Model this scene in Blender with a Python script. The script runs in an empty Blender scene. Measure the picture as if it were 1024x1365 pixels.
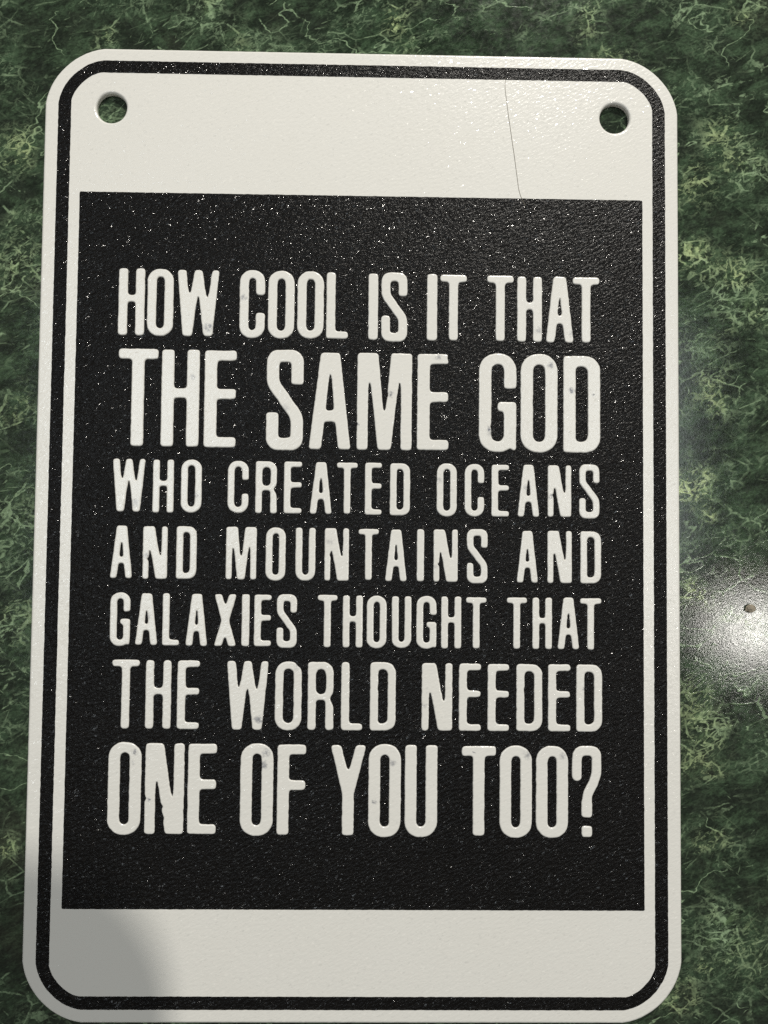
import bpy, math, random
import numpy as np
from mathutils import Matrix, Vector, noise
from mathutils.geometry import tessellate_polygon

random.seed(7)
scene = bpy.context.scene
MM = 0.001                      # all tables below are millimetres, measured on the sign's face

# ------------------------------------------------------------------ camera
cam_d = bpy.data.cameras.new("camera")
cam = bpy.data.objects.new("camera", cam_d)
scene.collection.objects.link(cam)
R = Matrix(((0.9998446121520929, -0.010387349178362596, -0.014242700849130482),
            (0.00983041058494824, 0.9992051876218995, -0.038631024542665794),
            (0.014632654515240557, 0.03848501015371412, 0.9991520351854898)))
cam.matrix_world = Matrix.Translation(Vector((2.2276, -2.3688, 121.335)) * MM) @ R.to_4x4()
cam_d.sensor_fit = 'HORIZONTAL'
cam_d.sensor_width = 36.0
cam_d.lens = 36.0 * 1030.0 / 1024.0
cam_d.clip_start = 0.005
cam_d.clip_end = 50.0
cam_d.dof.use_dof = True
cam_d.dof.focus_distance = 0.124
cam_d.dof.aperture_fstop = 60.0
scene.camera = cam

# ------------------------------------------------------------------ room light
world = bpy.data.worlds.new("World")
scene.world = world
world.use_nodes = True
wb = world.node_tree.nodes["Background"]
wb.inputs[0].default_value = (1.0, 0.94, 0.84, 1)
wb.inputs[1].default_value = 0.14

def area(name, loc, size, power, col, shape='DISK', size_y=None, target=(0, 0, 0)):
    d = bpy.data.lights.new(name, 'AREA')
    d.shape = shape
    d.size = size
    if size_y:
        d.size_y = size_y
    d.energy = power
    d.color = col
    o = bpy.data.objects.new(name, d)
    scene.collection.objects.link(o)
    o.location = loc
    v = Vector(target) - Vector(loc)
    if shape == 'DISK':                      # the oblong panels face straight down
        o.rotation_euler = v.to_track_quat('-Z', 'Y').to_euler()
    return o

area("key_lamp", (0.16, 0.62, 0.50), 0.007, 5.4, (1.0, 0.96, 0.88))
area("ceiling_lamp", (0.665, -0.147, 1.2), 0.090, 1.15, (1.0, 0.965, 0.90))
area("window_light", (-0.37, 0.11, 1.2), 0.20, 2.5, (0.84, 0.94, 1.0), 'RECTANGLE', 0.60)
area("far_window_light", (0.416, 0.16, 1.2), 0.20, 1.3, (0.90, 0.97, 1.0), 'RECTANGLE', 0.42)

scene.view_settings.view_transform = 'Standard'
scene.view_settings.look = 'None'
scene.view_settings.exposure = 0.0
scene.view_settings.gamma = 1.0
scene.cycles.use_denoising = False          # a denoiser would smear the glints of the pebbled plastic
scene.cycles.max_bounces = 4
scene.cycles.use_adaptive_sampling = False

# ------------------------------------------------------------------ tables (mm on the sign's face)
ROWS = [
  [('H',-38.34,-34.19,29.78,40.53),('O',-33.81,-29.66,29.71,40.51),('W',-29.12,-22.46,29.79,40.39),('C',-19.25,-15.21,29.57,40.52),('O',-14.75,-10.54,29.55,40.46),('O',-10.12,-5.90,29.62,40.44),('L',-5.52,-2.01,29.67,40.34),('I',1.13,2.72,29.58,40.25),('S',3.18,7.37,29.42,40.39),('I',10.43,12.11,29.59,40.31),('T',12.53,16.82,29.63,40.23),('T',19.97,24.30,29.65,40.22),('H',24.81,28.81,29.59,40.12),('A',29.36,33.87,29.52,40.19),('T',33.66,38.00,29.58,40.12)],
  [('T',-38.11,-31.84,12.24,27.69),('H',-31.30,-25.30,12.23,27.65),('E',-24.55,-19.49,12.18,27.57),('S',-14.80,-8.91,11.97,27.71),('A',-8.07,-1.42,12.09,27.47),('M',-0.50,8.21,12.06,27.50),('E',9.01,14.02,12.15,27.48),('G',18.78,24.77,11.94,27.70),('O',25.40,31.31,11.93,27.70),('D',32.19,38.11,12.01,27.46)],
  [('W',-38.62,-33.48,1.95,10.27),('H',-32.32,-29.03,1.84,10.21),('O',-27.92,-24.66,1.89,10.26),('C',-20.62,-17.32,1.92,10.13),('R',-16.28,-12.85,1.89,10.10),('E',-11.82,-8.96,1.93,10.11),('A',-7.76,-4.24,1.89,10.07),('T',-3.54,-0.22,1.93,10.04),('E',0.90,3.59,1.85,10.08),('D',4.84,8.04,1.77,10.01),('O',12.20,15.40,1.68,10.09),('C',16.61,19.73,1.73,10.06),('E',20.85,23.65,1.77,9.98),('A',24.94,28.45,1.77,10.03),('N',29.74,33.50,1.82,10.00),('S',34.71,37.98,1.66,10.14)],
  [('A',-38.70,-35.22,-8.44,-0.22),('N',-33.66,-29.80,-8.52,-0.29),('D',-28.45,-25.25,-8.47,-0.24),('M',-20.72,-15.91,-8.48,-0.24),('O',-14.51,-11.37,-8.64,-0.27),('U',-9.85,-6.71,-8.59,-0.26),('N',-5.31,-1.47,-8.55,-0.29),('T',-0.02,3.20,-8.38,-0.37),('A',4.19,7.63,-8.55,-0.41),('I',9.16,10.32,-8.51,-0.33),('N',11.77,15.63,-8.56,-0.33),('S',17.00,20.32,-8.68,-0.28),('A',24.85,28.26,-8.57,-0.41),('N',29.72,33.59,-8.60,-0.36),('D',34.92,38.22,-8.60,-0.39)],
  [('G',-38.50,-35.35,-18.95,-10.62),('A',-34.58,-31.10,-18.75,-10.74),('L',-30.37,-27.71,-18.80,-10.71),('A',-26.77,-23.37,-18.85,-10.76),('X',-22.38,-18.86,-18.86,-10.76),('I',-18.08,-16.85,-18.84,-10.73),('E',-16.15,-13.44,-18.82,-10.79),('S',-12.66,-9.45,-18.99,-10.76),('T',-6.29,-3.16,-18.90,-10.74),('H',-2.34,0.81,-18.91,-10.79),('O',1.41,4.54,-19.00,-10.80),('U',5.33,8.42,-18.93,-10.85),('G',9.17,12.35,-19.02,-10.77),('H',13.05,16.23,-18.95,-10.82),('T',16.93,20.20,-18.92,-10.91),('T',23.31,26.54,-18.91,-10.89),('H',27.37,30.48,-18.92,-10.86),('A',31.31,34.76,-18.93,-10.82),('T',34.84,38.25,-18.95,-10.91)],
  [('T',-37.98,-33.67,-31.64,-21.02),('H',-32.77,-28.78,-31.65,-21.06),('E',-27.88,-24.38,-31.66,-21.07),('W',-20.25,-13.71,-31.72,-21.08),('O',-12.73,-8.55,-31.76,-21.11),('R',-7.65,-3.55,-31.69,-21.15),('L',-2.45,0.92,-31.70,-21.12),('D',2.03,6.09,-31.71,-21.12),('N',10.08,14.90,-31.66,-21.18),('E',15.89,19.39,-31.67,-21.22),('E',20.38,23.81,-31.68,-21.27),('D',24.88,28.97,-31.65,-21.24),('E',29.84,33.39,-31.66,-21.24),('D',34.26,38.36,-31.67,-21.25)],
  [('O',-38.25,-33.11,-47.84,-33.66),('N',-32.54,-26.50,-47.69,-33.82),('E',-25.97,-21.50,-47.67,-33.87),('O',-17.88,-12.75,-47.91,-33.74),('F',-12.18,-7.74,-47.73,-33.91),('Y',-3.99,1.61,-47.77,-33.94),('O',1.93,7.00,-48.03,-33.74),('U',7.58,12.66,-48.00,-33.87),('T',16.39,21.76,-47.72,-33.98),('O',22.30,27.39,-48.02,-33.86),('O',27.97,33.03,-48.03,-33.87),('?',33.60,38.22,-47.89,-33.87)],
]
SMUDGES = [(-24.08,31.17,0.80,0.60),(-18.61,36.17,0.50,0.50),(-26.30,23.37,0.50,0.35),(-11.82,18.44,0.70,0.25),(4.84,20.91,0.50,0.70),(-0.32,16.20,0.30,0.70),(20.44,15.61,0.45,1.00),(20.92,14.90,0.80,0.40),(30.18,25.79,0.60,0.60),(33.53,21.87,0.50,0.80),(36.88,21.31,0.30,0.90),(28.26,31.54,0.70,0.35),(33.53,31.01,0.60,0.30),(-35.04,3.39,0.70,0.35),(-25.70,4.66,0.70,0.30),(12.66,7.44,0.60,0.35),(26.41,6.52,0.60,0.30),(30.21,5.02,0.40,0.50),(12.40,26.87,0.50,0.50),(-32.99,-4.92,0.60,0.35),(-4.70,-2.42,0.60,0.30),(12.16,-6.13,0.40,0.35),(-32.44,-14.13,0.50,0.30),(-15.17,-30.09,0.70,0.60),(-9.35,-22.07,0.50,0.50),(10.45,-27.73,0.50,0.35),(35.67,-25.00,0.40,0.50),(-34.18,-35.27,0.50,0.60),(-34.38,-36.76,0.40,0.40),(-31.83,-42.47,0.35,1.00),(-13.81,-35.15,0.70,0.45),(-14.25,-36.99,0.60,0.70),(5.62,-36.65,0.60,0.45),(2.89,-42.52,0.35,0.80),(18.33,-34.96,0.30,0.90),(26.64,-35.26,0.70,0.45),(32.15,-35.46,0.60,0.40)]
CUTS = [(-32.18,-42.24,0.30),(-29.73,-43.48,0.30),(-29.58,-45.19,0.28),(33.41,21.75,0.42),(32.94,16.48,0.30),(4.25,20.78,0.30),(20.79,15.97,0.30),(-0.08,16.08,0.20),(35.08,-41.44,0.25),(34.85,-40.98,0.20),(-26.49,-44.27,0.20),(13.95,26.77,0.35),(2.83,-25.23,0.25),(26.26,-25.30,0.25),(12.40,-5.78,0.25),(30.33,5.26,0.25),(-32.98,-5.39,0.25),(-4.44,-4.53,0.20),(-9.36,-21.84,0.25),(10.45,-27.73,0.18)]
PATCHES = [(-55.9,59.4,5.0,1.00),(-54.8,41.1,6.0,1.00),(-53.2,47.8,4.0,0.70),(-55.4,18.7,5.0,0.70),(-53.1,0.9,5.0,0.80),(-53.8,-15.6,6.0,0.80),(-54.0,-51.0,4.0,1.00),(-26.3,82.9,6.0,0.90),(-21.4,79.8,5.0,0.60),(-40.7,77.8,3.0,1.00),(5.4,82.9,5.0,1.00),(7.9,78.3,4.0,0.60),(36.1,84.1,5.0,0.90),(41.0,77.3,5.0,0.60),(62.1,85.9,4.0,0.90),(58.2,63.8,6.0,0.90),(61.8,60.2,6.0,1.00),(53.2,56.9,6.0,0.80),(54.4,43.3,6.0,1.10),(61.1,39.7,7.0,1.10),(63.5,36.1,6.0,1.00),(55.5,29.9,5.0,0.70),(56.7,22.0,6.0,0.80),(53.6,7.4,6.0,1.10),(56.0,5.0,4.0,1.00),(52.3,-10.0,4.0,1.10),(58.8,-14.1,3.5,1.00),(54.5,-28.9,7.0,0.90),(53.9,-36.5,5.0,0.80),(56.2,-48.8,4.0,0.70),(57.3,-63.2,7.0,1.10),(54.3,-68.4,4.0,1.00),(50.7,-73.0,4.0,0.80),(62.0,-69.6,5.0,0.30)]

STROKE = [1.47, 2.02, 1.08, 1.09, 1.10, 1.31, 1.86]       # stem width of each line of text
T = 1.1                                                   # plate thickness

# ------------------------------------------------------------------ node helpers
class NT:
    def __init__(self, name):
        self.m = bpy.data.materials.new(name)
        self.m.use_nodes = True
        self.t = self.m.node_tree
        self.n = self.t.nodes
        self.bsdf = self.n["Principled BSDF"]
    def link(self, a, b):
        self.t.links.new(a, b)
    def put(self, sock, v):
        if hasattr(v, 'node') or isinstance(v, bpy.types.NodeSocket):
            self.link(v, sock)
        else:
            sock.default_value = v
    def mm(self, scale=(1000, 1000, 1000), rotz=0.0):
        tc = self.n.new('ShaderNodeTexCoord')
        mp = self.n.new('ShaderNodeMapping')
        mp.inputs['Scale'].default_value = scale
        src = tc.outputs['Object']
        if rotz:                                     # turn first, then scale along the turned axes
            rt = self.n.new('ShaderNodeMapping')
            rt.inputs['Rotation'].default_value = (0, 0, rotz)
            self.link(src, rt.inputs['Vector']); src = rt.outputs['Vector']
        self.link(src, mp.inputs['Vector'])
        return mp.outputs['Vector']
    def math(self, op, a, b=None, c=None, clamp=False):
        x = self.n.new('ShaderNodeMath'); x.operation = op; x.use_clamp = clamp
        self.put(x.inputs[0], a)
        if b is not None: self.put(x.inputs[1], b)
        if c is not None: self.put(x.inputs[2], c)
        return x.outputs[0]
    def vmath(self, op, a, b=None, s=None):
        x = self.n.new('ShaderNodeVectorMath'); x.operation = op
        self.put(x.inputs[0], a)
        if b is not None: self.put(x.inputs[1], b)
        if s is not None: self.put(x.inputs['Scale'], s)
        return x.outputs['Value'] if op in ('DISTANCE', 'LENGTH', 'DOT_PRODUCT') else x.outputs['Vector']
    def noise(self, vec, scale, detail=4, rough=0.55, dist=0.0, col=False):
        x = self.n.new('ShaderNodeTexNoise')
        self.link(vec, x.inputs['Vector'])
        x.inputs['Scale'].default_value = scale
        x.inputs['Detail'].default_value = detail
        x.inputs['Roughness'].default_value = rough
        x.inputs['Distortion'].default_value = dist
        return x.outputs['Color'] if col else x.outputs['Fac']
    def ridged(self, vec, scale, detail, rough, gain=2.0):
        x = self.n.new('ShaderNodeTexNoise'); x.noise_type = 'RIDGED_MULTIFRACTAL'; x.normalize = False
        self.link(vec, x.inputs['Vector'])
        for k, v in (('Scale', scale), ('Detail', detail), ('Roughness', rough), ('Offset', 1.0), ('Gain', gain), ('Lacunarity', 2.1)):
            x.inputs[k].default_value = v
        return x.outputs['Fac']
    def voronoi(self, vec, scale, feature='F1', rnd=1.0):
        x = self.n.new('ShaderNodeTexVoronoi'); x.feature = feature
        self.link(vec, x.inputs['Vector'])
        x.inputs['Scale'].default_value = scale
        x.inputs['Randomness'].default_value = rnd
        return x
    def rng(self, v, a, b, c=0.0, d=1.0, smooth=True):
        x = self.n.new('ShaderNodeMapRange')
        x.interpolation_type = 'SMOOTHSTEP' if smooth else 'LINEAR'
        self.put(x.inputs[0], v)
        for i, k in enumerate((a, b, c, d)):
            x.inputs[i + 1].default_value = k
        return x.outputs[0]
    def mix(self, f, a, b):
        x = self.n.new('ShaderNodeMix'); x.data_type = 'RGBA'
        self.put(x.inputs[0], f)
        self.put(x.inputs[6], a if not isinstance(a, tuple) else (*a, 1))
        self.put(x.inputs[7], b if not isinstance(b, tuple) else (*b, 1))
        return x.outputs[2]
    def bump(self, h, strength, dist, normal=None):
        x = self.n.new('ShaderNodeBump')
        x.inputs['Strength'].default_value = strength
        x.inputs['Distance'].default_value = dist
        self.link(h, x.inputs['Height'])
        if normal is not None: self.link(normal, x.inputs['Normal'])
        return x.outputs['Normal']
    def ridge(self, v, width):           # thin line where the noise crosses one half
        a = self.math('ABSOLUTE', self.math('SUBTRACT', v, 0.5))
        return self.rng(a, 0.0, width, 1.0, 0.0)

def plastic(name, black):
    """3D printed plastic taken off a textured plate: pebbled, with tiny glinting facets."""
    M = NT(name)
    p = M.mm()
    # pebble relief, slightly drawn out along one diagonal
    ps = M.mm((650, 1350, 1000), math.radians(-30))
    n1 = M.noise(ps, 1.9, 2, 0.5)
    n2 = M.noise(p, 5.5, 2, 0.5)
    h = M.math('ADD', n1, M.math('MULTIPLY', n2, 0.30))
    bmp = M.bump(h, 1.0, (0.00019 if black else 0.00004))
    # sparse facets: their own tilt, their own size
    v = M.voronoi(M.vmath('ADD', ps, M.vmath('SCALE', M.noise(p, 2.5, 1, .5, 0, True), s=0.6)), (3.0 if black else 2.8))
    tilt = M.vmath('SCALE', M.vmath('SUBTRACT', v.outputs['Color'], (0.5, 0.5, 0.5)), s=(1.05 if black else 0.22))
    sep = M.n.new('ShaderNodeSeparateColor'); M.link(v.outputs['Color'], sep.inputs[0])
    mask = M.math('GREATER_THAN', sep.outputs[2], (0.30 if black else 0.5))
    core = M.math('LESS_THAN', v.outputs['Distance'], M.rng(M.noise(p, 1.1, 2), 0.3, 0.7, 0.12, 0.55))
    fm = M.math('MULTIPLY', mask, core)
    nn = M.vmath('NORMALIZE', M.vmath('ADD', bmp, M.vmath('SCALE', tilt, s=fm)))
    M.link(nn, M.bsdf.inputs['Normal'])
    if black:
        tone = M.mix(M.noise(p, 0.08, 3), (0.004, 0.0038, 0.0038), (0.007, 0.0063, 0.006))
        M.link(tone, M.bsdf.inputs['Base Color'])
        r = M.math('SUBTRACT', 0.24, M.math('MULTIPLY', fm, 0.12))
        M.link(r, M.bsdf.inputs['Roughness'])
        M.link(M.math('ADD', 0.16, M.math('MULTIPLY', fm, 0.34)), M.bsdf.inputs['Specular IOR Level'])
    else:
        tone = M.mix(M.noise(p, 0.06, 3), (0.80, 0.785, 0.735), (0.82, 0.81, 0.77))
        # stray black filament caught under the surface: grey smudges of their own shape
        wp = M.vmath('ADD', p, M.vmath('SCALE', M.vmath('SUBTRACT', M.noise(p, 1.6, 3, .6, 0, True), (.5, .5, .5)), s=1.3))
        acc = None
        for (x, y, rad, s) in SMUDGES:
            d = M.vmath('DISTANCE', wp, (x, y, 0.0))
            k = M.rng(d, rad * 0.2, rad * 1.35, min(1.0, s * 1.3), 0.0)
            acc = k if acc is None else M.math('MAXIMUM', acc, k)
        br = M.rng(M.noise(p, 2.8, 3, .7), 0.30, 0.56)
        # very faint specks elsewhere
        sp = M.rng(M.noise(p, 0.9, 3, .6), 0.70, 0.80, 0.0, 0.10)
        f = M.math('MAXIMUM', M.math('MULTIPLY', M.math('MULTIPLY', acc, br), 1.0, clamp=True), sp)
        tone = M.mix(f, tone, (0.13, 0.14, 0.18))
        M.link(tone, M.bsdf.inputs['Base Color'])
        r = M.math('SUBTRACT', 0.22, M.math('MULTIPLY', fm, 0.10))
        M.link(r, M.bsdf.inputs['Roughness'])
        M.bsdf.inputs['Subsurface Weight'].default_value = 0.0
    M.bsdf.inputs['IOR'].default_value = 1.5
    return M.m

def marble():
    M = NT("green_marble")
    p = M.mm()
    def warp(v, sc, amt, det=2):
        return M.vmath('ADD', v, M.vmath('SCALE', M.vmath('SUBTRACT', M.noise(v, sc, det, .5, 0, True), (.5, .5, .5)), s=amt))
    def bed(deg, stretch):                         # coordinates drawn out along one direction of the stone
        k = math.sqrt(stretch)
        return M.mm((1000 / k, 1000 * k, 1000), math.radians(-deg))
    def crack(vec, sc, wd):
        v = M.voronoi(vec, sc, 'DISTANCE_TO_EDGE')
        return M.rng(v.outputs['Distance'], wd * 0.45, wd, 1.0, 0.0)
    MX = lambda *a: a[0] if len(a) == 1 else M.math('MAXIMUM', a[0], MX(*a[1:]))
    MU = lambda a, b: M.math('MULTIPLY', a, b)
    b1 = warp(warp(bed(22, 1.7), 0.09, 3.5), 0.7, 0.9, 3)
    b2 = warp(warp(bed(-30, 1.5), 0.11, 3.0), 0.9, 0.7, 3)
    # patches where pale serpentine gathers
    pw = warp(warp(p, 0.14, 11, 3), 0.6, 3.0, 3)
    acc = None
    for (x, y, rad, s) in PATCHES:
        k = M.rng(M.vmath('DISTANCE', pw, (x, y, -T)), rad * 0.1, rad * 1.15, s, 0.0)
        acc = k if acc is None else M.math('MAXIMUM', acc, k)
    bands = M.rng(M.ridged(b1, 0.050, 6, 0.55), 1.35, 2.25)
    dens = MX(acc, MU(bands, 0.6))
    # body colour: dark, grainy, with clots of near-black and brownish green
    g = M.noise(b1, 0.30, 10, 0.74)
    c = M.mix(M.rng(g, 0.42, 0.64), (0.0115, 0.0185, 0.0120), (0.046, 0.078, 0.043))
    micro = M.rng(M.noise(b1, 2.2, 5, .75), 0.36, 0.64, 0.55, 1.5, False)
    blot = M.rng(M.noise(b2, 0.20, 6, .65), 0.50, 0.60)
    c = M.mix(MU(blot, 0.7), c, (0.015, 0.021, 0.015))
    c = M.mix(MU(bands, 0.5), c, (0.046, 0.084, 0.046))
    brown = M.rng(M.noise(p, 0.05, 5, .6), 0.55, 0.70, 0, 0.6)
    c = M.mix(MU(brown, g), c, (0.048, 0.042, 0.030))
    soft = M.rng(M.noise(b1, 1.0, 8, .8), 0.46, 0.66)
    c = M.mix(MU(soft, M.math('ADD', MU(dens, 0.60), 0.06)), c, (0.085, 0.125, 0.075))
    # crackle networks at several sizes, each broken into fragments
    br = lambda v, sc, a, b_: M.rng(M.noise(v, sc, 5, .7), a, b_)
    c1 = MU(crack(b1, 0.15, 0.024), br(b2, 0.16, .47, .52))
    c2 = MU(crack(b2, 0.27, 0.052), br(b1, 0.25, .48, .53))
    c3 = MU(crack(b1, 0.50, 0.085), br(b2, 0.35, .49, .54))
    c4 = MU(crack(warp(bed(60, 2.2), .3, 1.5), 0.42, 0.07), br(p, 0.30, .53, .58))
    fine = MU(crack(warp(bed(28, 2.6), .5, 1.2), 1.0, 0.13), br(b1, 0.7, .50, .57))
    # long thin wandering veins
    v3 = MU(M.ridge(M.noise(b1, 0.06, 4, .5, 0.3), 0.0050), br(p, 0.12, .47, .53))
    # splinters: short straight slivers in several directions
    sl = None
    for ang, sc, off in ((38, 0.75, 3.1), (-38, 0.6, 9.7), (70, 0.7, 17.3), (8, 0.6, 31.0), (24, 0.95, 47.0)):
        q = M.vmath('ADD', M.mm((260 * sc, 2100 * sc, 1000), math.radians(-ang)), (off, off * 2, 0))
        q = warp(q, 0.35, 0.8)
        l = MU(M.rng(M.noise(q, 1.0, 2, .5), 0.670, 0.695), br(p, 0.13 + 0.03 * sc, .49, .54))
        sl = l if sl is None else M.math('MAXIMUM', sl, l)
    # everything pale gathers along branching bands; between them the stone stays dark
    gather = MX(acc, MU(bands, 0.75))
    zone = M.rng(M.noise(b2, 0.075, 4, .6), 0.46, 0.58)
    r2 = M.rng(M.ridged(warp(b2, 0.4, 1.0), 0.17, 6, 0.55), 2.05, 2.45)
    r3 = M.rng(M.ridged(b1, 0.30, 5, 0.55), 2.1, 2.5)
    net = MX(MU(c2, 0.95), MU(c3, 0.85), MU(fine, 0.55), MU(c4, 0.6))
    V = MX(MU(net, M.math('ADD', MU(gather, 1.0), 0.03, clamp=True)),
           MU(r2, M.math('ADD', MU(gather, 0.5), 0.36)), MU(r3, M.math('ADD', MU(gather, 0.5), 0.20)),
           MU(c1, M.math("ADD", MU(zone, 0.55), 0.08)), MU(v3, 0.85), MU(sl, M.math('ADD', MU(zone, 0.34), 0.10)))
    V = MU(V, M.rng(M.noise(p, 1.6, 4, .7), 0.36, 0.55, 0.30, 1.0))
    yel = M.mix(MU(acc, M.rng(M.noise(p, 0.10, 4), 0.40, 0.60)), (0.30, 0.42, 0.25), (0.46, 0.56, 0.28))
    mc = M.vmath('SCALE', c, s=micro)
    c = M.mix(V, mc, yel)
    core = MU(M.math('POWER', acc, 2.0), M.rng(M.noise(b1, 0.55, 7, .75), 0.50, 0.64))
    c = M.mix(MU(core, 0.38), c, (0.18, 0.28, 0.13))
    M.link(c, M.bsdf.inputs['Base Color'])
    # worn polish: fine waviness and pits
    h = M.math('ADD', M.noise(p, 2.6, 5, .7), MU(V, 0.30))
    M.link(M.bump(h, 1.0, 0.0000095), M.bsdf.inputs['Normal'])
    M.link(M.rng(M.noise(p, 1.2, 5, .7), 0.35, 0.65, 0.07, 0.13), M.bsdf.inputs['Roughness'])
    M.bsdf.inputs['IOR'].default_value = 1.5
    return M.m

def simple(name, col, rough, nscale=2.0):
    M = NT(name)
    p = M.mm()
    n = M.noise(p, nscale, 4, .6)
    M.link(M.mix(n, tuple(c * 0.6 for c in col), tuple(min(1, c * 1.4) for c in col)), M.bsdf.inputs['Base Color'])
    M.bsdf.inputs['Roughness'].default_value = rough
    return M.m

WHITE = plastic("white_printed_plastic", False)
BLACK = plastic("black_printed_plastic", True)
MARBLE = marble()

# ------------------------------------------------------------------ mesh helpers
def link(name, verts, faces, mat, parent=None, smooth=False):
    me = bpy.data.meshes.new(name)
    me.from_pydata([tuple(c * MM for c in v) for v in verts], [], faces)
    me.materials.append(mat)
    if smooth:
        for f in me.polygons: f.use_smooth = True
    me.update()
    o = bpy.data.objects.new(name, me)
    scene.collection.objects.link(o)
    if parent is not None: o.parent = parent
    return o

def area2(l):
    l = np.asarray(l); x, y = l[:, 0], l[:, 1]
    return 0.5 * float(np.sum(x * np.roll(y, -1) - np.roll(x, -1) * y))

def normals2(l):
    t = np.roll(l, -1, 0) - np.roll(l, 1, 0)
    t /= np.maximum(np.linalg.norm(t, axis=1, keepdims=True), 1e-9)
    return np.stack([t[:, 1], -t[:, 0]], 1)      # outward for a counter-clockwise loop

def slab(loops, profile, bottom=True):
    """loops: list of 2D loops, first outer (ccw), the rest holes (cw). profile: (inset, z) rings bottom to top."""
    V, F = [], []
    rings = []
    for l in loops:
        l = np.asarray(l, float); n = normals2(l); rr = []
        for (ins, z) in profile:
            q = l - n * ins
            rr.append(len(V)); V.extend([(a, b, z) for a, b in q])
        rings.append(rr); N = len(l)
        for k in range(len(profile) - 1):
            a, b = rr[k], rr[k + 1]
            for i in range(N):
                j = (i + 1) % N
                F.append((a + i, a + j, b + j, b + i))
    def cap(k, flip):
        pts, idx = [], []
        for l, rr in zip(loops, rings):
            N = len(l); pts.append([Vector((V[rr[k] + i][0], V[rr[k] + i][1], 0)) for i in range(N)])
            idx.extend(range(rr[k], rr[k] + N))
        for t in tessellate_polygon(pts):
            a, b, c = (idx[i] for i in t)
            A, B, Cc = V[a], V[b], V[c]
            s = (B[0] - A[0]) * (Cc[1] - A[1]) - (B[1] - A[1]) * (Cc[0] - A[0])
            if abs(s) < 1e-10: continue
            if (s > 0) == flip: b, c = c, b
            F.append((a, b, c))
    cap(len(profile) - 1, False)
    if bottom: cap(0, True)
    return V, F

def rrect(hw, hh, r, chamfer=0.0, step=0.8, seg=14, jitter=0.0, seed=0):
    """rounded rectangle, ccw; chamfer flattens the corner arcs towards straight cuts."""
    pts = []
    cs = ((hw - r, hh - r, 0), (-hw + r, hh - r, 90), (-hw + r, -hh + r, 180), (hw - r, -hh + r, 270))
    for (cx, cy, a0) in cs:
        for i in range(seg + 1):
            a = math.radians(a0 + 90.0 * i / seg)
            e = min(1.0, abs(math.sin(2 * math.radians(90.0 * i / seg))))
            k = r * (1 - chamfer * e * (1 - math.cos(math.radians(45))) * 0.9)
            pts.append((cx + k * math.cos(a), cy + k * math.sin(a)))
    out = []
    for i in range(len(pts)):
        a, b = np.array(pts[i]), np.array(pts[(i + 1) % len(pts)])
        n = max(1, int(np.linalg.norm(b - a) / step))
        for k in range(n): out.append(a + (b - a) * k / n)
    out = np.array(out)
    if jitter:
        nn = normals2(out)
        j = np.array([noise.noise(Vector((q[0] * 1.3, q[1] * 1.3, seed))) + 0.6 * noise.noise(Vector((q[0] * 3.1, q[1] * 3.1, seed + 5))) for q in out])
        out = out + nn * (j * jitter)[:, None]
    return out

# ------------------------------------------------------------------ letters: shapes -> soft-edged outline
G = 0.055                                               # grid step in mm
def blur(a, s):
    k = int(3 * s) + 1
    x = np.arange(-k, k + 1); w = np.exp(-x * x / (2 * s * s)); w /= w.sum()
    a = np.apply_along_axis(lambda r: np.convolve(r, w, 'same'), 0, a)
    return np.apply_along_axis(lambda r: np.convolve(r, w, 'same'), 1, a)

class Glyph:
    def __init__(self, w, h, s):
        self.w, self.h, self.s = w, h, s
        self.pad = 0.8
        nx = int((w + 2 * self.pad) / G) + 1; ny = int((h + 2 * self.pad) / G) + 1
        self.X, self.Y = np.meshgrid(np.arange(nx) * G - self.pad, np.arange(ny) * G - self.pad)
        self.m = np.zeros(self.X.shape)
    def sdf_box(self, x0, y0, x1, y1, r=0.0):
        cx, cy = (x0 + x1) / 2, (y0 + y1) / 2
        qx = np.abs(self.X - cx) - ((x1 - x0) / 2 - r); qy = np.abs(self.Y - cy) - ((y1 - y0) / 2 - r)
        return np.hypot(np.maximum(qx, 0), np.maximum(qy, 0)) + np.minimum(np.maximum(qx, qy), 0) - r
    def cov(self, d): return np.clip(0.5 - d / G, 0, 1)
    def add(self, d): self.m = np.maximum(self.m, self.cov(d))
    def sub(self, d): self.m = np.minimum(self.m, 1 - self.cov(d))
    def poly(self, pts):
        d = np.full(self.X.shape, 1e9); ins = np.zeros(self.X.shape, bool); n = len(pts)
        for i in range(n):
            ax, ay = pts[i]; bx, by = pts[(i + 1) % n]
            ex, ey = bx - ax, by - ay; wx, wy = self.X - ax, self.Y - ay
            t = np.clip((wx * ex + wy * ey) / (ex * ex + ey * ey + 1e-12), 0, 1)
            d = np.minimum(d, np.hypot(wx - ex * t, wy - ey * t))
            if ay != by:
                c = ((ay > self.Y) != (by > self.Y)) & (self.X < (bx - ax) * (self.Y - ay) / (by - ay) + ax)
                ins ^= c
        return np.where(ins, -d, d)
    def path(self, pts, r):
        d = np.full(self.X.shape, 1e9)
        for i in range(len(pts) - 1):
            ax, ay = pts[i][:2]; bx, by = pts[i + 1][:2]
            ex, ey = bx - ax, by - ay
            t = np.clip(((self.X - ax) * ex + (self.Y - ay) * ey) / (ex * ex + ey * ey + 1e-12), 0, 1)
            d = np.minimum(d, np.hypot(self.X - ax - ex * t, self.Y - ay - ey * t))
        return d - r

def chaikin(p, n=3):
    for _ in range(n):
        q = [p[0]]
        for a, b in zip(p[:-1], p[1:]):
            q.append((a[0] * .75 + b[0] * .25, a[1] * .75 + b[1] * .25)); q.append((a[0] * .25 + b[0] * .75, a[1] * .25 + b[1] * .75))
        q.append(p[-1]); p = q
    return p

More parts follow.
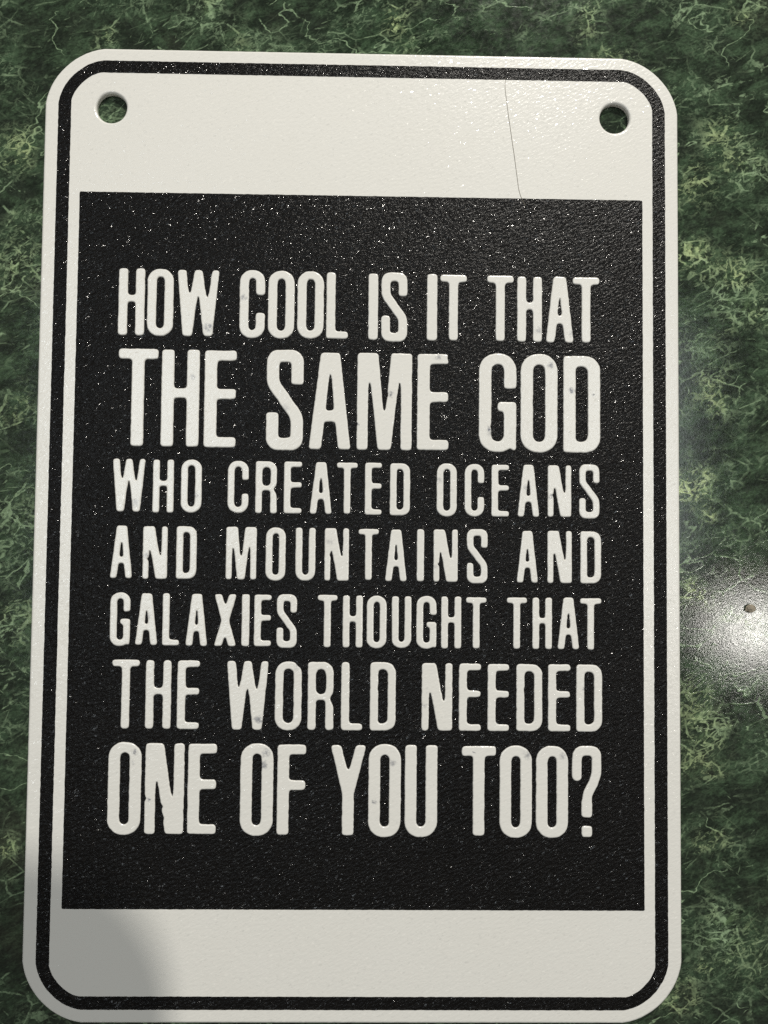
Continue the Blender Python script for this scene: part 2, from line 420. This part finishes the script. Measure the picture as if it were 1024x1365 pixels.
def draw(ch, w, h, s):
    g = Glyph(w, h, s)
    B = lambda x0, y0, x1, y1, r=0.0: g.sdf_box(x0, y0, x1, y1, r)
    bar = min(0.117 * h, 0.82 * s)
    ro = 0.46 * w; st = 0.86 * s                          # bowls: outer radius, thickness at top and bottom
    slot = lambda x0=None, x1=None, y0=None, y1=None: B(s if x0 is None else x0, st if y0 is None else y0,
            (w - s) if x1 is None else x1, (h - st) if y1 is None else y1,
            0.48 * max(0.05, ((w - s) if x1 is None else x1) - (s if x0 is None else x0)))
    if ch == 'H':
        g.add(B(0, 0, s, h)); g.add(B(w - s, 0, w, h)); g.add(B(s / 2, .545 * h - .42 * bar, w - s / 2, .545 * h + .5 * bar))
    elif ch == 'O':
        g.add(B(0, 0, w, h, ro)); g.sub(slot())
    elif ch == 'C':
        g.add(B(0, 0, w, h, ro)); g.sub(slot()); g.sub(B(s, .375 * h, w + 1, .63 * h))
    elif ch == 'G':
        g.add(B(0, 0, w, h, ro)); g.sub(slot()); g.sub(B(s, .51 * h, w + 1, .64 * h))
        g.add(B(.50 * w, .51 * h - .95 * bar, w - s / 2, .51 * h)); g.add(B(w - .45 * s, .015 * h, w - .02 * s, .3 * h))
        g.sub(g.poly([(w - s * .95, -.1), (w - .38 * s, -.1), (w - .38 * s, .06 * h), (w - s * .6, .03 * h)]))
    elif ch == 'I':
        g.add(B(0, 0, w, h))
    elif ch == 'L':
        g.add(B(0, 0, s, h)); g.add(B(0, 0, w, bar))
    elif ch in 'EF':
        g.add(B(0, 0, s, h)); g.add(B(0, h - bar, w, h)); g.add(B(0, .55 * h - bar / 2, w * .985, .55 * h + bar / 2))
        if ch == 'E': g.add(B(0, 0, w, bar))
    elif ch == 'T':
        g.add(B(0, h - bar, w, h)); c = w * .5; g.add(B(c - s / 2, 0, c + s / 2, h))
    elif ch == 'A':
        tw = max(.46 * w, 1.25 * s)
        g.add(g.poly([(0, 0), ((w - tw) / 2, h), ((w + tw) / 2, h), (w, 0)]))
        lw = s * .98; yb = .40 * h; yt = .285 * h
        def inner(y):     # inner edges parallel to the outer ones
            l = (w - tw) / 2 * y / h + lw; return l, w - l
        a0, a1 = inner(yb); apex = .80 * h
        g.sub(g.poly([(a0, yb), (w / 2 - .02 * w, apex), (w / 2 + .02 * w, apex), (a1, yb)]))
        b0, b1 = inner(yt); c0, c1 = inner(-.5)
        g.sub(g.poly([(c0, -.5), (b0, yt), (b1, yt), (c1, -.5)]))
    elif ch == 'M':
        g.add(B(0, 0, w, h)); sm = .205 * w
        g.sub(g.poly([(.385 * w, h + .01), (.615 * w, h + .01), (.515 * w, .37 * h), (.485 * w, .37 * h)]))
        g.sub(g.poly([(.385 * w, h + 1), (.615 * w, h + 1), (.615 * w, h), (.385 * w, h)]))
        g.sub(g.poly([(sm, -.5), (sm, .74 * h), (sm + .03 * w, .74 * h), (.385 * w, -.5)]))
        g.sub(g.poly([(w - sm, -.5), (w - sm, .74 * h), (w - sm - .03 * w, .74 * h), (w - .385 * w, -.5)]))
    elif ch == 'N':
        g.add(B(0, 0, w, h)); sn = min(.30 * w, s * .88)
        g.sub(g.poly([(.46 * w, h + .5), (.47 * w, h), (w - sn - .02 * w, .32 * h), (w - sn, .32 * h), (w - sn, h + .5)]))
        g.sub(g.poly([(.54 * w, -.5), (.53 * w, 0), (sn + .02 * w, .68 * h), (sn, .68 * h), (sn, -.5)]))
    elif ch == 'U':
        g.add(B(0, 0, w, h, ro)); g.add(B(0, h * .5, w, h)); g.sub(slot(y1=h + 3))
    elif ch == 'D':
        g.add(B(0, 0, w, h, .40 * w)); g.add(B(0, 0, w * .5, h)); g.sub(slot()); g.sub(B(s, st, w * .5, h - st, .25 * (w - 2 * s)))
    elif ch == 'R':
        g.add(B(0, 0, s, h)); y0 = .44 * h
        g.add(B(0, y0, w * .985, h, .40 * w)); g.add(B(0, y0, w * .5, h))
        g.sub(slot(y0=y0 + .8 * bar, x1=w - s * .98))
        g.add(g.poly([(w - s * 1.04, 0), (w, 0), (w - .02 * w, .36 * h), (w - .22 * w, .50 * h), (w - s * 1.06, .47 * h)]))
        g.sub(B(s, -.5, w - s * 1.02, y0 - .01 * h, .1))
    elif ch == 'Y':
        q = .30 * w
        g.add(g.poly([(0, h), (q, h), (w * .5 + s * .42, .46 * h), (w * .5 - s * .5, .46 * h)]))
        g.add(g.poly([(w, h), (w - q, h), (w * .5 - s * .42, .46 * h), (w * .5 + s * .5, .46 * h)]))
        g.add(B(w / 2 - s / 2, 0, w / 2 + s / 2, .50 * h))
    elif ch == 'X':
        q = .34 * w
        g.add(g.poly([(0, h), (q, h), (w, 0), (w - q * 1.05, 0)])); g.add(g.poly([(w - q, h), (w, h), (q * 1.05, 0), (0, 0)]))
    elif ch == 'W':
        P = lambda a, b, c, d: g.add(g.poly([(a * w, h), (b * w, h), (d * w, 0), (c * w, 0)]))
        P(0, .215, .14, .36); P(.405, .55, .17, .37); P(.45, .595, .63, .83); P(.82, 1.0, .63, .85)
    elif ch == 'S':
        r = s / 2; x0, x1 = r, w - r; t = st / 2
        p = [(x1, .66 * h), (x1, .80 * h), (x1 - .01, h - t), (w / 2, h - t), (x0, h - t), (x0, .80 * h), (x0, .66 * h),
             (w * .42, .55 * h), (w * .58, .45 * h), (x1, .34 * h), (x1, .20 * h), (x1, t), (w / 2, t), (x0, t), (x0, .20 * h), (x0, .36 * h)]
        g.add(g.path(chaikin(p), r * .98)); g.sub(B(w / 2, .36 * h, w + 1, .645 * h) if False else B(w + .5, 0, w + 1, h))
        g.sub(g.poly([(w - s - .1, .655 * h), (w + 1, .655 * h), (w + 1, .60 * h), (w - s + .1, .60 * h)]))
        g.sub(g.poly([(s + .1, .375 * h), (-1, .375 * h), (-1, .42 * h), (s - .1, .42 * h)]))
    elif ch == '?':
        r = .165 * w
        p = [(r, .66 * h), (r, .80 * h), (r + .02 * w, h - r), (w / 2, h - r * .95), (w - r, h - r), (w - r, .80 * h), (w - r, .70 * h),
             (w * .72, .58 * h), (w * .52, .48 * h), (w * .50, .36 * h), (w * .50, .28 * h)]
        g.add(g.path(chaikin(p), r)); g.add(B(w * .32, .215 * h, w * .69, .40 * h))
        g.sub(B(-1, .50 * h, w * .40, .645 * h)); g.add(B(w * .32, 0, w * .69, .125 * h))
        g.add(g.path([(r, .665 * h), (r, .80 * h)], r))
    return g

def trace(f, ox, oy):
    """marching squares at 0.5; loops in mm, ccw round filled regions"""
    ny, nx = f.shape; I = f > 0.5
    nxt = {}
    def pt(e):
        k, i, j = e
        if k == 0: a, b = f[i, j], f[i, j + 1]; return (ox + (j + (0.5 - a) / (b - a)) * G, oy + i * G)
        a, b = f[i, j], f[i + 1, j]; return (ox + j * G, oy + (i + (0.5 - a) / (b - a)) * G)
    code = I[:-1, :-1] * 1 + I[:-1, 1:] * 2 + I[1:, 1:] * 4 + I[1:, :-1] * 8
    ii, jj = np.nonzero((code > 0) & (code < 15))
    for i, j in zip(ii.tolist(), jj.tolist()):
        c = code[i, j]
        b, r, t, l = (0, i, j), (1, i, j + 1), (0, i + 1, j), (1, i, j)
        S = {1: [(b, l)], 2: [(r, b)], 3: [(r, l)], 4: [(t, r)], 5: [(b, l), (t, r)], 6: [(t, b)], 7: [(t, l)], 8: [(l, t)],
             9: [(b, t)], 10: [(r, b), (l, t)], 11: [(r, t)], 12: [(l, r)], 13: [(b, r)], 14: [(l, b)]}[int(c)]
        for a, z in S: nxt[a] = z
    loops = []
    while nxt:
        s0 = next(iter(nxt)); e = s0; lp = []
        while e in nxt:
            lp.append(pt(e)); e = nxt.pop(e)
        if len(lp) > 8: loops.append(np.array(lp))
    return loops

def simplify(l):
    l = (np.roll(l, 1, 0) + 2 * l + np.roll(l, -1, 0)) / 4
    keep = [0]
    for i in range(1, len(l)):
        if np.hypot(*(l[i] - l[keep[-1]])) > 0.10: keep.append(i)
    return l[keep]

def letter(ch, x0, x1, y0, y1, s, seed):
    w, h = x1 - x0, y1 - y0
    if ch == 'I': s = w
    g = draw(ch, w, h, s)
    for (cx, cy, r) in CUTS:
        r *= 0.55
        if x0 - .3 < cx < x1 + .3 and y0 - .3 < cy < y1 + .3:
            g.sub(g.path([(cx - x0 - .12, cy - y0 + .05), (cx - x0 + .12, cy - y0 - .05)], r))
    f = blur(g.m, (0.21 if h < 9 else 0.27) / G)
    # uneven print edge
    ny, nx = f.shape
    rs = np.random.RandomState(seed)
    n = blur(rs.rand(ny, nx) - .5, 2.2); n /= n.std() + 1e-9
    n2 = blur(rs.rand(ny, nx) - .5, 6.0); n2 /= n2.std() + 1e-9
    f = f + n * 0.016 + n2 * 0.016 - 0.03
    f[0, :] = f[-1, :] = 0; f[:, 0] = f[:, -1] = 0
    lp = [simplify(l) for l in trace(f, -g.pad, -g.pad)]
    lp = [l for l in lp if len(l) > 8 and (area2(l) > 0.12 or area2(l) < -0.45)]
    return lp, w, h

# ------------------------------------------------------------------ the countertop
def sheet(name, hx0, hx1, hy0, hy1, z0, z1, mat):
    l = np.array([(hx1, hy1), (hx0, hy1), (hx0, hy0), (hx1, hy0)], float)
    V, F = slab([l], [(0, z0), (0, z1)])
    return link(name, V, F, mat)
top = sheet("countertop", -900, 900, -330, 330, -T - 30, -T, MARBLE)
top["kind"] = "structure"

# ------------------------------------------------------------------ the sign
sign = bpy.data.objects.new("sign", None)
scene.collection.objects.link(sign)
sign.empty_display_size = 0.02
sign["label"] = "white rounded plastic sign with black panel of white capital letters, lying on green marble"
sign["category"] = "sign"

def circle(cx, cy, r, n=48, seed=0):
    out = []
    for i in range(n):
        a = -2 * math.pi * i / n
        rr = r + 0.05 * noise.noise(Vector((math.cos(a) * 1.5, math.sin(a) * 1.5, seed)))
        out.append((cx + rr * math.cos(a), cy + rr * math.sin(a)))
    return np.array(out)

outer = rrect(50.75, 76.2, 9.2, chamfer=0.22, jitter=0.02, seed=1)
holes = [circle(-40.2, 66.45, 2.4, seed=2), circle(40.5, 66.2, 2.4, seed=8)]
prof = [(0.18, -T + 0.004), (0.0, -T + 0.2), (0.0, -0.42)] + [(0.42 * (1 - math.cos(a)), -0.42 + 0.42 * math.sin(a)) for a in [math.radians(x) for x in (15, 30, 45, 60, 75, 90)]]
V, F = slab([outer] + holes, prof)
plate = link("plate", V, F, WHITE, sign)

bo = rrect(48.6, 74.15, 7.0, chamfer=0.25, step=0.25, jitter=0.045, seed=3)
bi = rrect(46.55, 72.15, 4.6, chamfer=0.4, step=0.25, jitter=0.045, seed=4)[::-1]
V, F = slab([bo, bi], [(0, -0.05), (0, 0.004), (0.02, 0.012)], bottom=False)
link("border", V, F, BLACK, sign)

pl = rrect(44.9, 55.93, 0.25, step=0.25, seg=3, jitter=0.04, seed=6) + np.array([0.03, -3.15])
V, F = slab([pl], [(0, -0.05), (0, 0.004), (0.02, 0.012)], bottom=False)
panel = link("text_panel", V, F, BLACK, sign)

seed = 100
for row, s in zip(ROWS, STROKE):
    for (ch, x0, x1, y0, y1) in row:
        seed += 1
        loops, w, h = letter(ch, x0, x1, y0, y1, s, seed)
        outs = [l for l in loops if area2(l) > 0]; ins = [l for l in loops if area2(l) < 0]
        V, F = [], []
        for o_ in outs:
            mn, mx = o_.min(0), o_.max(0)
            hs = [i_ for i_ in ins if (i_.min(0) > mn).all() and (i_.max(0) < mx).all()]
            v, f = slab([o_ + (x0, y0)] + [i_ + (x0, y0) for i_ in hs],
                        [(0, -0.03), (0.0, 0.04), (0.03, 0.10), (0.10, 0.155), (0.20, 0.18)], bottom=False)
            k = len(V); V += v; F += [tuple(a + k for a in q) for q in f]
        link("letter", V, F, WHITE, panel)

# ------------------------------------------------------------------ a hair across the top of the sign
HAIR = [(22.92, 72.6), (22.72, 71.1), (23.05, 68.6), (23.35, 66.2), (23.68, 64.0), (23.97, 61.9), (24.33, 59.6), (24.58, 57.6), (24.82, 55.9), (25.01, 54.3), (25.42, 52.9), (26.1, 51.6)]
def tube(pts, radii, n=6, z=0.06):
    V, F = [], []
    for k, (x, y) in enumerate(pts):
        a = np.array(pts[max(0, k - 1)]); b = np.array(pts[min(len(pts) - 1, k + 1)])
        t = (b - a) / np.linalg.norm(b - a); nx_, ny_ = t[1], -t[0]
        for i in range(n):
            an = 2 * math.pi * i / n; r = radii[k]
            V.append((x + nx_ * r * math.cos(an), y + ny_ * r * math.cos(an), z + r * math.sin(an)))
        if k:
            for i in range(n):
                j = (i + 1) % n; F.append(((k - 1) * n + i, (k - 1) * n + j, k * n + j, k * n + i))
    return V, F
hp = chaikin(HAIR, 2)
hr = [0.024 + 0.013 * math.sin(3.1 * i / len(hp)) for i in range(len(hp))]
V, F = tube(hp, hr)
hair = link("hair", V, F, simple("dark_hair", (0.30, 0.27, 0.22), 0.5), smooth=True)
hair["label"] = "fine dark hair lying down the white band at the top right of the sign"
hair["category"] = "hair"

# ------------------------------------------------------------------ a crumb on the counter, in the glare
def crumb(cx, cy, r, seed):
    V, F = [], []
    nu, nv = 14, 8
    for a in range(nv + 1):
        th = math.pi * a / nv
        for b in range(nu):
            ph = 2 * math.pi * b / nu
            d = Vector((math.sin(th) * math.cos(ph), math.sin(th) * math.sin(ph), math.cos(th)))
            k = r * (1 + 0.45 * noise.noise(d * 1.4 + Vector((seed, 0, 0))) + 0.2 * noise.noise(d * 4 + Vector((seed, 3, 0))))
            V.append((cx + d.x * k * 1.05, cy + d.y * k, -T + r * 0.42 + d.z * k * 0.5))
    for a in range(nv):
        for b in range(nu):
            c = (b + 1) % nu
            F.append((a * nu + b, (a + 1) * nu + b, (a + 1) * nu + c, a * nu + c))
    return V, F
V, F = crumb(62.2, -12.4, 0.70, 4)
cr = link("crumb", V, F, simple("brown_crumb", (0.30, 0.26, 0.20), 0.9, 3.0))
cr["label"] = "small grey-brown crumb on the marble in the bright glare right of the sign"
cr["category"] = "crumb"

# ------------------------------------------------------------------ an unseen slab, added to cast the shadow on the lower left corner
def blocker_slab(cx, cy, z, hw=36, hh=73.5, th=8.0):
    root = bpy.data.objects.new("shadow_blocker", None)
    scene.collection.objects.link(root)
    root.location = (cx * MM, cy * MM, z * MM)
    l = rrect(hw, hh, 13, step=4)
    V, F = slab([l], [(1.2, 0), (0.3, 0.8), (0, 2), (0, th - 2), (0.3, th - 0.8), (1.2, th)])
    link("blocker_body", V, F, simple("dark_blocker_shell", (0.03, 0.03, 0.035), 0.4), root)
    l = rrect(hw - 3, hh - 3, 9, step=4)
    V, F = slab([l], [(0, th), (0.2, th + 0.4)])
    link("blocker_face", V, F, simple("blocker_gloss", (0.01, 0.01, 0.012), 0.1), root)
    root["label"] = "dark rounded slab added above the sign, out of the picture, to shadow its lower left corner"
    root["category"] = "shadow_blocker"
    return root
# the corner of the added slab lies on the line from the key lamp to (-27, -49) on the sign
_k = (500.0 - 220.0) / 500.0
blocker_slab(160 + (-27.0 - 160) * _k - 36, 620 + (-49.0 - 620) * _k - 73.5, 220.0)
